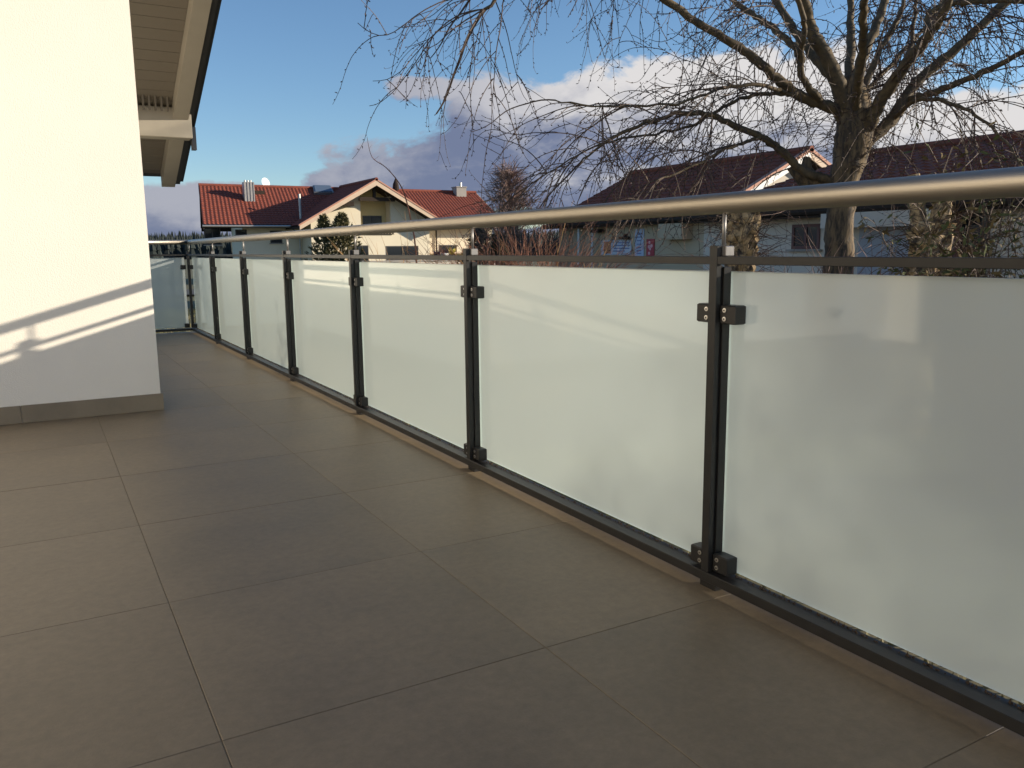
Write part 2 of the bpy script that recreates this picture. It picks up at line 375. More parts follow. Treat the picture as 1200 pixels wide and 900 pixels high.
poly = [(WX-.5, YE+.10+a, zs(YE)+.10+b) for a, b in pts]+[(WX-.5, YE+.10+a*.9, zs(YE)+.10+b*.9) for a, b in pts[::-1]]
gt.prism(poly, (1.52-WX+.5, 0, 0)); hp('gutter', gt, 'dark_metal')
hp('verge_end_cap', MB().box(1.464, 1.505, YE-.95, YE-.87, zs(YE-.9)-.20, zs(YE-.9)+.02), 'dark_metal')

# ------------------------------------------------------------------ railing
rl = thing('balcony_railing', 'dark metal railing with frosted glass panes and round steel handrail along the tiled terrace', 'railing', (D1, Y0, 0))
RL = Vector((D1, Y0, 0))
HZ, HX, HR = 1.062, D1+.043, .0275
ZB0, ZB1 = .0225, .050                       # bottom rail
ZM0, ZM1 = .903, .924                       # mid rail
XG = D1+.052                                # inner face of the glass
GZ0, GZ1 = .060, .884
def rp(name, mb, m, parent=None, smooth=False, at_=None):
    o = mb.build(name, m, parent or rl, smooth)
    if not parent: o.location = (Vector(at_) if at_ else Vector((0, 0, 0))) - RL
    elif at_: o.location = at_
    return o
YS = YP[0]-.4
# long side
rp('bottom_rail', MB().box(D1, D1+.060, YS, YC+.06, ZB0, ZB1, .0015), 'anthracite')
rp('mid_rail', MB().box(D1, D1+.022, YS, YC+.022, ZM0, ZM1, .0012), 'anthracite')
rp('handrail', MB().tube([(HX, YS, HZ), (HX, 3, HZ), (HX, 6, HZ), (HX, YC+.043, HZ)], HR, 28), 'steel', smooth=True)
rp('handrail', MB().tube([(HX-.002, YC+.043, HZ), (0, YC+.043, HZ), (-5, YC+.043, HZ)], HR, 24), 'steel', smooth=True)
# short side
rp('bottom_rail', MB().box(-5, D1-.001, YC, YC+.060, ZB0, ZB1, .0015), 'anthracite')
rp('mid_rail', MB().box(-5, D1-.001, YC, YC+.022, ZM0, ZM1, .0012), 'anthracite')
post_me = (MB().box(-.0015, .014, -.014, .014, .053, .952, .0012).box(.0142, .026, -.007, .007, .053, .900).box(.0262, .0515, -.014, .014, .053, .896, .001)).mesh('post', 'anthracite')
block_me = MB().box(.018, .048, -.026, .020, .9242, .951, .002).mesh('handrail_block', 'steel_dull')
rod_me = MB().tube([(.038, .004, .9512), (.038, .004, HZ-HR+.006)], .0055, 10).mesh('handrail_rod', 'steel_dull', True)
foot_me = MB().box(.012, .048, -.03, .03, .0002, ZB0-.0002).mesh('rail_shim', 'anthracite')
cl = MB().box(.012, .0512, .0165, .073, -.025, .025, .003)
clamp_p = cl.mesh('clamp', 'anthracite'); cl = MB().box(.012, .0512, -.073, -.0165, -.025, .025, .003); clamp_m = cl.mesh('clamp', 'anthracite')
sc = MB()
ring = [(.0100, .0062*math.cos(a), .0062*math.sin(a)) for a in np.linspace(0, 2*math.pi, 12, endpoint=False)]
ring2 = [(.0098, .0029*math.cos(a), .0029*math.sin(a)) for a in np.linspace(0, 2*math.pi, 12, endpoint=False)]
ring0 = [(.0122, q[1], q[2]) for q in ring]; ring3 = [(.0118, q[1], q[2]) for q in ring2]
sc.add(ring0+ring+ring2+ring3, [(i, (i+1) % 12, 12+(i+1) % 12, 12+i) for i in range(12)]+[(12+i, 12+(i+1) % 12, 24+(i+1) % 12, 24+i) for i in range(12)])
sc.add(ring2+ring3, [(i, (i+1) % 12, 12+(i+1) % 12, 12+i) for i in range(12)]+[tuple(range(12, 24))], 1)
screw_me = sc.mesh('screw', ['screw', 'dark_metal'])
def postset(loc, rot, sides=(1, -1)):
    for nm, me in (('post', post_me), ('handrail_block', block_me), ('handrail_rod', rod_me), ('rail_shim', foot_me)):
        o = link(nm, me, rl, Vector(loc)-RL); o.rotation_euler.z = rot
    for zc in (.772, .072):
        for sd in sides:
            zc2 = zc if zc > .5 else .082
            c = link('clamp', clamp_p if sd > 0 else clamp_m, rl, Vector(loc)-RL+Vector((0, 0, zc2))); c.rotation_euler.z = rot
            for q in (-.0115, .0115): link('screw', screw_me, c, (0, sd*.034, q))
for yk in YP[:-1]: postset((D1, yk, 0), 0)
# panes
def pane(loc, length, rot):
    h = length/2; b = MB(); t = .010; z0, z1 = GZ0, GZ1
    b.add([(0,-h,z0),(0,h,z0),(0,h,z1),(0,-h,z1)], [(0,3,2,1)], 0)
    b.add([(t,-h,z0),(t,h,z0),(t,h,z1),(t,-h,z1)], [(0,1,2,3)], 1)
    b.add([(0,-h,z0),(0,h,z0),(0,h,z1),(0,-h,z1),(t,-h,z0),(t,h,z0),(t,h,z1),(t,-h,z1)], [(0,1,5,4),(1,2,6,5),(2,3,7,6),(3,0,4,7)], 2)
    o = b.build('glass_pane', ['frosted_glass', 'clear_glass_face', 'glass_edge'], rl); o.location = Vector(loc)-RL; o.rotation_euler.z = rot; return o
for a, b in zip(YP[:-1], YP[1:]): 
    pane((XG+.0003, (a+b)/2, 0), SP-.020, R(random.uniform(-.05, .05)))
gr = MB()
for q in range(1500):
    y_ = rnd(YP[3], YC); x_ = XG-rnd(.001, .007); a_s = rnd(.0015, .004); hh = rnd(.001, .007)*(1 if random.random() < .8 else 1.8)
    gr.add([(x_-a_s, y_-a_s, ZB1-.0005), (x_+a_s, y_-a_s*.6, ZB1-.0005), (x_, y_+a_s*1.4, ZB1-.0005), (x_, y_, ZB1+hh)], [(0, 1, 3), (1, 2, 3), (2, 0, 3)])
tag(rp('grit', gr, 'wood_dark'), kind='stuff')
# corner post and the short side (runs off behind the house)
rp('corner_post', MB().box(D1-.0015, D1+.028, YC-.014, YC+.0135, .053, .952, .0012), 'anthracite')
o = link('handrail_rod', rod_me, rl, Vector((D1, YC+.03, 0))-RL)
c = link('clamp', clamp_m, rl, Vector((D1, YC, .772))-RL); c = link('clamp', clamp_m, rl, Vector((D1, YC, .082))-RL)
XP = [D1 - k*SP for k in range(1, 5)]
for xk in XP: postset((xk, YC, 0), R(90))
for zc in (.772, .082):
    c = link('clamp', clamp_p, rl, Vector((D1, YC, zc))-RL); c.rotation_euler.z = R(90)
for k in range(4): pane((D1-(k+.5)*SP, YC+XG-D1, 0), SP-.05, R(90))

# ------------------------------------------------------------------ houses
def tiles(mb, P0, U, V, nu, nv, amp=.022, lift=.03, wid=None, mi=0):
    """tiled roof field: P0 ridge start, U along the ridge (vector or pair start/end at eave), V down the slope."""
    P0 = np.asarray(P0, float); U = np.asarray(U, float); V = np.asarray(V, float); U2 = U if wid is None else np.asarray(wid[1], float); E0 = P0+V if wid is None else np.asarray(wid[0], float)
    N = np.cross(U, V); N /= np.linalg.norm(N)
    if N[2] < 0: N = -N
    k = nu*4+1; o = len(mb.v)
    for r in range(nv):
        for s_ in (0, 1):
            t = (r+s_)/nv; A = P0+(E0-P0)*t; UU = U*(1-t)+U2*t
            for i in range(k):
                ph = (i % 4)/4; w_ = math.sin(ph*2*math.pi)*amp
                mb.v.append(tuple(A+UU*(i/(k-1))+N*(w_+(lift if s_ else 0))))
    for r in range(nv*2-1):
        for i in range(k-1): mb.f.append((o+r*k+i, o+r*k+i+1, o+(r+1)*k+i+1, o+(r+1)*k+i)); mb.mi.append(mi)
    return mb
def window(parent, loc, axis, wdt, hgt, frame='win_frame', mull=1, sill=True, depth=.06, proud=.03):
    """window whose frame stands proud of a wall; axis 'Y': wall faces -Y, axis 'X': wall faces -X. loc = centre bottom, relative to parent."""
    x, y, z = loc
    def b(u0, u1, d0, d1, z0, z1):
        return (x+u0, x+u1, y+d0, y+d1, z+z0, z+z1) if axis == 'Y' else (x+d0, x+d1, y+u0, y+u1, z+z0, z+z1)
    f = MB(); h = wdt/2; ft = .07
    f.box(*b(-h, h, -proud, .05, 0, ft)).box(*b(-h, h, -proud, .05, hgt-ft, hgt)).box(*b(-h, -h+ft, -proud, .05, ft, hgt-ft)).box(*b(h-ft, h, -proud, .05, ft, hgt-ft))
    for q in range(mull):
        c = -h+(q+1)*wdt/(mull+1); f.box(*b(c-.035, c+.035, -proud, .05, ft, hgt-ft))
    o = f.build('window', frame, parent)
    MB().box(*b(-h+.02, h-.02, -proud+.02, .04, .02, hgt-.02)).build('pane', 'window_glass', o)
    if sill: MB().box(*b(-h-.08, h+.08, -.12, .02, -.05, -.004)).build('sill', 'concrete', o)
    return o

# --- house A : red tiled, long ridge along X with a cross gable towards the terrace
AG = GZ-.25
hA = thing('red_roofed_house', 'cream house with long red tiled roof and a sunlit cross gable with loggia', 'house', (21.1, 57.2, AG))
OA = np.array([21.1, 57.2, AG])
def pA(name, mb, m, parent=None, smooth=False):
    if parent: return mb.build(name, m, parent, smooth)
    return mb.build(name, m, hA, smooth, loc=tuple(-OA))
yr, zr, ye, ze = 64., 5.66, 58.5, 2.73
def xe(y): return 10.72+.151*(y-yr)           # the slanting left end of the long roof
for yy in (ye, 69.5):
    pA('roof_deck', MB().prism([(xe(yr), yr, zr-.06), (xe(yy), yy, ze-.06), (32.98, yy, ze-.06), (32.98, yr, zr-.06)], (0, 0, -.16)), 'wood_dark')
tl = tiles(MB(), (10.68, yr, zr), (22.35, 0, 0), (0, ye-yr, ze-zr), 84, 18, wid=((9.85, ye, ze), (23.2, 0, 0)))
tag(pA('roof_tiles', tl, 'roof_red', smooth=False), kind='stuff')
tl = tiles(MB(), (10.68, yr, zr), (22.35, 0, 0), (0, 5.5, ze-zr), 40, 12, wid=((11.51, 69.5, ze), (21.5, 0, 0))); tag(pA('roof_tiles', tl, 'roof_red'), kind='stuff')
pA('ridge_cap', MB().tube([(10.66, yr, zr+.02), (33.05, yr, zr+.02)], .13, 8), 'roof_red')
# verges of the main roof
pA('verge_board', MB().prism([(9.83, ye, ze-.03), (10.64, yr, zr-.03), (10.64, yr, zr-.3), (9.83, ye, ze-.3)], (.1, .0, 0)), 'wood_dark')
pA('verge_board', MB().prism([(33.06, ye, ze-.03), (33.06, yr, zr-.03), (33.06, yr, zr-.3), (33.06, ye, ze-.3)], (.06, 0, 0)), 'wood_trim')
pA('gutter', MB().tube([(9.8, ye-.09, ze-.1), (16.2, ye-.09, ze-.1)], .075, 8), 'zinc')
pA('gutter', MB().tube([(26.5, ye-.09, ze-.1), (33.1, ye-.09, ze-.1)], .075, 8), 'zinc')
# main walls
pA('wall', MB().prism([(12.6, 59.6, AG-.5), (32.2, 59.6, AG-.5), (32.2, 68.4, AG-.5), (13.6, 68.4, AG-.5)], (0, 0, 3.0-AG+.5)), 'cream')
pA('gable_wall', MB().prism([(32.0, 59.6, 3.0), (32.0, 68.4, 3.0), (32.0, yr, zr-.35)], (.2, 0, 0)), 'cream')
pA('gable_wall', MB().prism([(12.7, 59.6, 3.0), (13.6, 68.4, 3.0), (13.1, yr, zr-.35)], (.2, 0, 0)), 'cream')
# cross gable: verge plane, facade, apex
yv, yf, xa, za, hw, sl_ = 56.0, 57.2, 21.14, 5.75, 5.55, .562
xl, xr = 16.7, 25.6
def zro(x): return za - sl_*abs(x-xa)
gL = tiles(MB(), (xa, yv, za), (0, 8.0, 0), (-hw, 0, -sl_*hw), 26, 16); tag(pA('roof_tiles', gL, 'roof_red'), kind='stuff')
gR = tiles(MB(), (xa, yv, za), (0, 8.0, 0), (hw, 0, -sl_*hw), 26, 16); tag(pA('roof_tiles', gR, 'roof_red'), kind='stuff')
for sg in (-1, 1):
    pA('roof_deck', MB().prism([(xa, yv+.03, za-.08), (xa+sg*hw, yv+.03, za-sl_*hw-.08), (xa+sg*hw, yv+.03, za-sl_*hw-.22), (xa, yv+.03, za-.22)], (0, 7.9, 0)), 'wood_dark')
    pA('barge_board', MB().prism([(xa, yv-.04, za+.0), (xa+sg*hw, yv-.04, za-sl_*hw+.0), (xa+sg*hw, yv-.04, za-sl_*hw-.30), (xa, yv-.04, za-.36)], (0, .065, 0)), 'wood_trim')
    pA('verge_tiles', MB().prism([(xa, yv-.07, za+.09), (xa+sg*(hw+.05), yv-.07, za-sl_*hw+.06), (xa+sg*(hw+.05), yv-.07, za-sl_*hw-.05), (xa, yv-.07, za-.01)], (0, .26, 0)), 'roof_edge')
pA('ridge_cap', MB().tube([(xa, yv-.07, za+.07), (xa, yv+7.9, za+.07)], .12, 8), 'roof_red')
la, lb = onY(422.5, 250, yf)[0], onY(457.5, 250, yf)[0]; zb = onY(440, 269, yf)[2]
def fp(x): return zro(x)-.20
fac = MB()
fac.prism([(xl, yf, AG-.5), (la, yf, AG-.5), (la, yf, fp(la)), (xl, yf, fp(xl))], (0, .3, 0))
fac.prism([(lb, yf, AG-.5), (xr, yf, AG-.5), (xr, yf, fp(xr)), (lb, yf, fp(lb))], (0, .3, 0))
fac.prism([(la, yf, AG-.5), (lb, yf, AG-.5), (lb, yf, zb), (la, yf, zb)], (0, .3, 0))
pA('facade', fac, 'cream')
pA('wall', MB().box(xl, xl+.3, yf+.302, 59.8, AG-.5, fp(xl)), 'cream'); pA('wall', MB().box(xr-.3, xr, yf+.302, 59.8, AG-.5, fp(xr)), 'cream')
pA('loggia_wall', MB().prism([(la-.3, yf+.9, AG), (lb+.3, yf+.9, AG), (lb+.3, yf+.9, fp(lb+.3)-.03), (xa, yf+.9, fp(xa)-.03), (la-.3, yf+.9, fp(la-.3)-.03)], (0, .2, 0)), 'yellow_wall')
pA('loggia_wall', MB().box(lb, lb+.12, yf+.302, yf+.9, zb-.2, fp(lb)-.02), 'cream')
pA('loggia_wall', MB().box(la-.12, la, yf+.302, yf+.9, zb-.2, fp(la)-.02), 'cream')
pA('loggia_floor', MB().box(la, lb, yf+.302, yf+.9, zb-.25, zb-.05), 'concrete')
zt = onY(440, 234, yf)[2]
pA('gable_beam', MB().box(la-.3, lb+.1, yf-.75, yf-.55, zt-.14, zt+.12), 'wood_dark')
pA('gable_beam', MB().box(xa-.10, xa+.10, yf-.75, yf-.56, zt+.12, za-.3), 'wood_dark')
for p_, q_ in (((410, 240), (398, 246)),):
    a = onY(*p_, yf); b = onY(*q_, yf); pA('gable_slot', MB().box(b[0], a[0], yf-.9, yf+.1, a[2]-.12, fp(b[0])+.05), 'wood_dark')  # dark block added to stand for a dark opening in the gable
def winA(x0, x1, y0, y1, Y, fr='win_frame', mull=1):
    a, b = onY(x0, y1, Y), onY(x1, y0, Y)
    return window(hA, ((a[0]+b[0])/2-OA[0], Y-OA[1], a[2]-OA[2]), 'Y', b[0]-a[0], b[2]-a[2], fr, mull)
winA(425.5, 447, 253, 277, yf+.9); winA(408, 431.5, 287.5, 306, yf, 'win_frame', 0); winA(453, 490, 288, 305, yf)
winA(276, 289, 269, 275.5, 59.6, mull=0); winA(317, 330, 270.5, 285, 59.6, mull=0); winA(240, 258, 266, 287, 59.6); winA(515, 535, 287, 303, 59.6)
bal = pA('balcony_rail', MB().box(la+.02, lb+.2, yf-.12, yf-.06, zb+.05, zb+.12).box(la+.02, lb+.2, yf-.12, yf-.06, zb-.35, zb-.30), 'wood_dark')
for q in np.arange(la+.1, lb+.15, .22): pA('baluster', MB().box(q, q+.12, yf-.10, yf-.075, zb-.298, zb+.048), 'wood_dark')
pA('downpipe', MB().tube([(15.75, 58.2, 2.4), (16.3, 58.9, 2.0), (16.5, 59.4, 1.8), (16.5, 59.4, AG)], .05, 8), 'zinc')
a = onY(511, 280, 59.55); pA('downpipe', MB().tube([(a[0], 59.5, 2.5), (a[0], 59.5, AG)], .06, 8), 'wood_dark')
# chimney, skylight, pipes, dish, vent
def roofpt(x, y):                            # photo pixel -> main front roof plane
    d = ray(x, y); nrm = np.array([0, -(zr-ze)/(yr-ye), 1.]); P0 = np.array([0, yr, zr]); return CP + d*((P0-CP)@nrm)/(d@nrm)
c = roofpt(293, 236); cw = .34
ch = pA('chimney', MB().box(c[0]-cw, c[0]+cw, c[1], c[1]+.7, c[2]-.3, c[2]+1.36), 'chimney_clad')
for q in range(4):
    xx = c[0]-cw+.02+q*(2*cw-.04)/3
    MB().box(xx-.035, xx+.035, c[1]-.035, c[1]+.002, c[2]-.2, c[2]+1.34).build('cladding_rib', 'chimney_clad', ch)
for q in (-.2, 0, .2): MB().tube([(c[0]+q, c[1]+.35, c[2]+1.34), (c[0]+q, c[1]+.35, c[2]+1.5)], .07, 10).build('flue', 'zinc', ch)
c = roofpt(379, 226)
slo = math.atan2(zr-ze, yr-ye)
sk = MB(); A = roofpt(368, 228.5); B = roofpt(391, 228.5); C = roofpt(387, 220.5); D = roofpt(366, 220.0)
up = np.array([0, -.10, .19]); ctr = (A+B+C+D)/4
sk.hexa([A, B, C, D, A+up, B+up, C+up, D+up]); sko = pA('skylight', sk, 'zinc')
sh = .86; up2 = up*1.06
MB().hexa([ctr+(q-ctr)*sh+up*.9 for q in (A, B, C, D)]+[ctr+(q-ctr)*sh+up2+np.array([0, -.02, .04]) for q in (A, B, C, D)]).build('pane', 'skylight_glass', sko)
A = roofpt(305, 229); B = roofpt(307.5, 223.5)
pA('roof_hatch', MB().box(A[0]-.35, A[0]+.35, A[1]+.1, A[1]+.6, A[2]-.1, A[2]+.35), 'wood_dark')
c = roofpt(352, 257); pA('vent_pipe', MB().tube([(c[0], c[1]-.1, c[2]-.2), (c[0]-.02, c[1]-.1, c[2]+1.75)], .09, 10), 'zinc')
a = onY(310.5, 214.5, 64.3)
dsh = MB(); rg = [(0, .0)]
cdish = np.array([a[0], 64.2, a[2]]); nd = np.array([.45, -.85, .25]); nd /= np.linalg.norm(nd); uu = np.cross(nd, [0, 0, 1]); uu /= np.linalg.norm(uu); vv = np.cross(uu, nd)
rings = [[cdish+nd*(.0+.12*rr*rr*4)+ (uu*math.cos(t)+vv*math.sin(t))*rr for t in np.linspace(0, 2*math.pi, 14, endpoint=False)] for rr in (.05, .15, .27, .38)]
vs = [q for r_ in rings for q in r_]; fs = [tuple(range(14))]+[(i*14+k, i*14+(k+1) % 14, (i+1)*14+(k+1) % 14, (i+1)*14+k) for i in range(3) for k in range(14)]
dsh.add(vs, fs); dsh.tube([cdish, (cdish[0], cdish[1]+.1, zr-.2)], .035, 6); pA('satellite_dish', dsh, 'white_paint')
c = onY(538.5, 229, 63.6); pA('chimney', MB().box(c[0]-.45, c[0]+.45, 63.2, 64.1, c[2]-.6, c[2]+.62).box(c[0]-.5, c[0]+.5, 63.15, 64.15, c[2]+.62, c[2]+.70), 'concrete')
pA('flue', MB().tube([(c[0]+.15, 63.7, c[2]+.7), (c[0]+.15, 63.7, c[2]+1.05)], .12, 8), 'zinc')
c = onY(463.8, 219, 60.5); pA('vent_cowl', MB().tube([(c[0], 60.5, c[2]-1.6), (c[0], 60.5, c[2]-.25), (c[0], 60.5, c[2]-.24), (c[0], 60.5, c[2]+.2), (c[0], 60.5, c[2]+.62)], [.09, .09, .27, .22, .04], 12), 'wood_dark')
pA('lean_to_roof', MB().box(26.0, 33.0, 58.0, 59.5, .62, .74), 'wood_trim')

# --- house B : dark red roof, ridge along Y, gable towards the sun
def simple_house(name, label, xw, xr_, y0, y1, z_e, z_r, wallm, roofm, ov=.7, vo=.6, nv=14):
    h = thing(name, label, 'house', (xr_, y0, GZ)); O = np.array([xr_, y0, GZ]); x2 = 2*xr_-xw
    def P(nm, mb, m, parent=None): return mb.build(nm, m, parent or h, loc=None if parent else tuple(-O))
    s_ = (z_r-z_e)/(xr_-xw)
    P('wall', MB().prism([(xw, y0, GZ-.5), (x2, y0, GZ-.5), (x2, y0, z_e-.15), (xr_, y0, z_r-.15), (xw, y0, z_e-.15)], (0, y1-y0, 0)), wallm)
    for sg, X in ((-1, xw-ov), (1, x2+ov)):
        zz = z_r-s_*abs(X-xr_); V = (X-xr_, 0, zz-z_r)
        tag(P('roof_tiles', tiles(MB(), (xr_, y0-vo, z_r), (0, y1-y0+2*vo, 0), V, int((y1-y0+2*vo)/.3), nv), roofm), kind='stuff')
        P('roof_deck', MB().prism([(xr_, y0-vo+.03, z_r-.05), (X, y0-vo+.03, zz-.05), (X, y0-vo+.03, zz-.18), (xr_, y0-vo+.03, z_r-.18)], (0, y1-y0+2*vo-.06, 0)), 'wood_dark')
        P('barge_board', MB().prism([(xr_, y0-vo-.03, z_r), (X, y0-vo-.03, zz), (X, y0-vo-.03, zz-.24), (xr_, y0-vo-.03, z_r-.26)], (0, .05, 0)), 'white_paint' if sg < 0 else 'wood_trim')
        P('verge_tiles', MB().prism([(xr_, y0-vo-.06, z_r+.09), (X, y0-vo-.06, zz+.07), (X, y0-vo-.06, zz-.04), (xr_, y0-vo-.06, z_r-.02)], (0, .22, 0)), 'roof_edge')
        P('gutter', MB().tube([(X, y0-vo, zz-.06), (X, y1+vo, zz-.06)], .075, 8), 'wood_dark')
    P('ridge_cap', MB().tube([(xr_, y0-vo-.06, z_r+.05), (xr_, y1+vo, z_r+.05)], .12, 8), roofm)
    return h, O, P
hB, OB, PB = simple_house('gabled_house', 'shaded house with dark red roof and bright white gable behind the bare willow', 19.2, 23.3, 20.7, 29.6, 2.15, 4.14, 'house_white', 'roof_dark', .5, .5)
# shaded long wall facing the terrace is clad in beige render, 3 mm proud
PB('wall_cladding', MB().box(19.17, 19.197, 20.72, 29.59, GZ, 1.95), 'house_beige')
def pX(x, y): return onX(x, y, 19.17)
def flat_sign(name, label, cat, x0, x1, y0, y1, m, t=.03):
    a, b = pX(x0, y1), pX(x1, y0); l = (19.17, (a[1]+b[1])/2, a[2])
    o = thing(name, label, cat, l); w_, h_ = abs(a[1]-b[1]), b[2]-a[2]
    MB().box(-t-.002, -.002, -w_/2, w_/2, 0, h_, .004).build('board', m, o); return o, w_, h_, t
# photo left = larger Y, so the print runs from +Y to -Y
o, w_, h_, t_ = flat_sign('banner_sign', 'wide white banner with orange panel on the shaded house wall', 'sign', 705, 740.5, 281, 298.5, 'banner_white')
def prn(par, u0, u1, v0, v1, m, w_, h_, t_): MB().box(-t_-.006, -t_-.0025, w_/2-u1*w_, w_/2-u0*w_, v0*h_, v1*h_).build('print', m, par)
prn(o, .10, .34, .08, .92, 'banner_orange', w_, h_, t_)
for v, u0, u1 in ((.78, .58, .92), (.60, .42, .9), (.60, .40, .41), (.40, .44, .95), (.22, .42, .80)): prn(o, u0, u1, v, v+.07, 'banner_blue', w_, h_, t_)
o, w_, h_, t_ = flat_sign('notice_board', 'narrow pale blue upright notice board beside the red sign', 'sign', 744.5, 755.5, 268, 300, 'sign_blue')
for v in (.82, .68, .55, .42, .30, .18, .08): prn(o, .22, .72, v, v+.035, 'banner_blue', w_, h_, t_)
prn(o, .25, .7, .78, .81, 'banner_blue', w_, h_, t_)
o, w_, h_, t_ = flat_sign('red_sign', 'small upright red sign with pink marks on the shaded wall', 'sign', 758, 767.5, 280, 300, 'sign_red')
for (u, v, r_) in ((.40, .80, .11), (.35, .55, .13), (.66, .60, .13), (.5, .42, .10), (.38, .16, .12)):
    d_ = MB(); k = 12; d_.prism([(-t_-.0025, w_/2-u*w_+r_*w_*1.2*math.cos(q), v*h_+r_*w_*1.2*math.sin(q)) for q in np.linspace(0, 2*math.pi, k, endpoint=False)], (-.003, 0, 0)); d_.build('print', 'print_pink', o)
a = pX(735, 281); tag(MB().box(-.25, -.001, -.22, .22, 0, .10, .02).box(-.12, -.002, -.05, .05, .1, .2).build('wall_lamp', 'wood_dark', loc=(19.17, a[1], a[2]+.02)), 'small dark lamp mounted above the white banner', 'lamp')
a, b = pX(783, 281), pX(812, 258)
cb = thing('wall_cabinet', 'pale grey cabinet hung high on the shaded house wall', 'cabinet', (19.17, (a[1]+b[1])/2, a[2])); hw_ = abs(a[1]-b[1])/2
MB().box(-.45, -.002, -hw_, hw_, 0, b[2]-a[2], .01).build('body', 'house_beige', cb); MB().box(-.47, -.452, -hw_+.03, hw_-.03, .05, b[2]-a[2]-.05, .005).build('door', 'house_beige', cb)
for px, lab in ((678, 'thin white pole at the end of the shaded wall beside the brown shrubs'), (694, 'thin white pole with dark bracket between the pole and the banner')):
    a = onX(px, 285, 18.9); p_ = thing('white_pole', lab, 'pole', (18.9, a[1], GZ)); zt_ = onX(px, 268 if px < 690 else 267, 18.9)[2]-GZ
    MB().tube([(0, 0, 0), (0, 0, zt_)], .045, 10).build('shaft', 'white_paint', p_)
    if px > 690: MB().box(-.06, .2, -.5, .06, zt_-.18, zt_-.06).build('bracket', 'wood_dark', p_)

# --- house C : long dark roof, shaded wall with a roller door
hC, OC, PC = simple_house('long_roofed_house', 'shaded house with long low dark red roof behind the leafy shrub', 15.0, 21.0, 3.2, 16.3, 1.85, 3.48, 'house_white', 'roof_dark', .5, .25, 16)
a, b = onX(1008, 300, 15.0), onX(1085, 244, 15.0)
gd = PC('garage_door', MB().box(14.93, 14.998, b[1], a[1], GZ, 1.45), 'panel_grey')
for q in np.arange(GZ+.02, 1.40, .46): MB().box(14.905, 14.929, b[1]+.03, a[1]-.03, q, q+.44, .006).build('panel', 'panel_grey', gd)
PC('fascia', MB().box(14.45, 14.52, b[1]-.8, a[1]+.6, 1.30, 1.62), 'house_white')
a, b = onX(928, 292, 15.0), onX(962, 262, 15.0); window(hC, (15.0-OC[0], (a[1]+b[1])/2-OC[1], a[2]-OC[2]), 'X', a[1]-b[1], b[2]-a[2], 'win_red', 1)
a = onX(1118, 290, 15.0); window(hC, (15.0-OC[0], a[1]-OC[1], .3-OC[2]), 'X', 1.3, 1.2, 'win_frame', 1); window(hC, (15.0-OC[0], 5.0-OC[1], .3-OC[2]), 'X', 1.3, 1.2, 'win_frame', 1)
PC('downpipe', MB().tube([(14.9, onX(1122, 280, 14.9)[1], 1.6), (14.9, onX(1122, 280, 14.9)[1], GZ)], .05, 8), 'win_red')

# ------------------------------------------------------------------ plants
def unit(v): v = np.asarray(v, float); return v/(np.linalg.norm(v)+1e-9)
class Buds:
    def __init__(s): s.v = []; s.f = []
    def add(s, p, d, L, r):
        a = unit(np.cross(d, [.3, .5, .8])); b = np.cross(d, a); o = len(s.v); c = p+d*L*.45
        s.v += [tuple(p), tuple(c+a*r), tuple(c-a*.5*r+b*.87*r), tuple(c-a*.5*r-b*.87*r), tuple(p+d*L)]
        s.f += [(o, o+2, o+1), (o, o+3, o+2), (o, o+1, o+3), (o+4, o+1, o+2), (o+4, o+2, o+3), (o+4, o+3, o+1)]
    def build(s, name, m, parent, loc=None):
        me = bpy.data.meshes.new(name); me.from_pydata(s.v, [], s.f); me.materials.append(MATS[m]); return link(name, me, parent, loc)
def smooth_path(P, n=5):
    P = [np.asarray(q, float) for q in P]; out = []
    for i in range(len(P)-1):
        p0, p1, p2, p3 = P[max(i-1, 0)], P[i], P[i+1], P[min(i+2, len(P)-1)]
        for k in range(n):
            t = k/n; out.append(.5*((2*p1)+(-p0+p2)*t+(2*p0-5*p1+4*p2-p3)*t*t+(-p0+3*p1-3*p2+p3)*t**3))
    return out+[P[-1]]

# --- the willow
WD = 14.0
wb = at(985, 300, WD); WB = np.array([wb[0], wb[1], GZ])
wil = thing('willow_tree', 'large bare pollarded willow with thick limbs and drooping budded twigs', 'tree', tuple(WB))
def wp(x, y, dd=0.): return at(x, y, WD+dd)-WB
PXM = 14.0/FPX                                # metres per photo pixel at the willow
tr_px = [(982, 0, 17), (983, 310, 15.5), (983, 280, 14.5), (985, 250, 14), (988, 225, 14), (991, 205, 15), (996, 185, 17), (1000, 165, 19), (1002, 145, 19), (1001, 125, 17), (999, 105, 13), (998, 88, 7)]
pts, rad = [], []
for i, (x, y, r_) in enumerate(tr_px):
    p = wp(x, y if i else 300); 
    if i == 0: p = np.array([p[0], p[1], -.1])
    pts.append(p); rad.append(r_*PXM)
MBt = MB().tube(smooth_path(pts, 4), list(np.interp(np.linspace(0, len(rad)-1, (len(rad)-1)*4+1), range(len(rad)), rad)), 18, wob=.09); MBt.build('trunk', 'bark', wil, True)
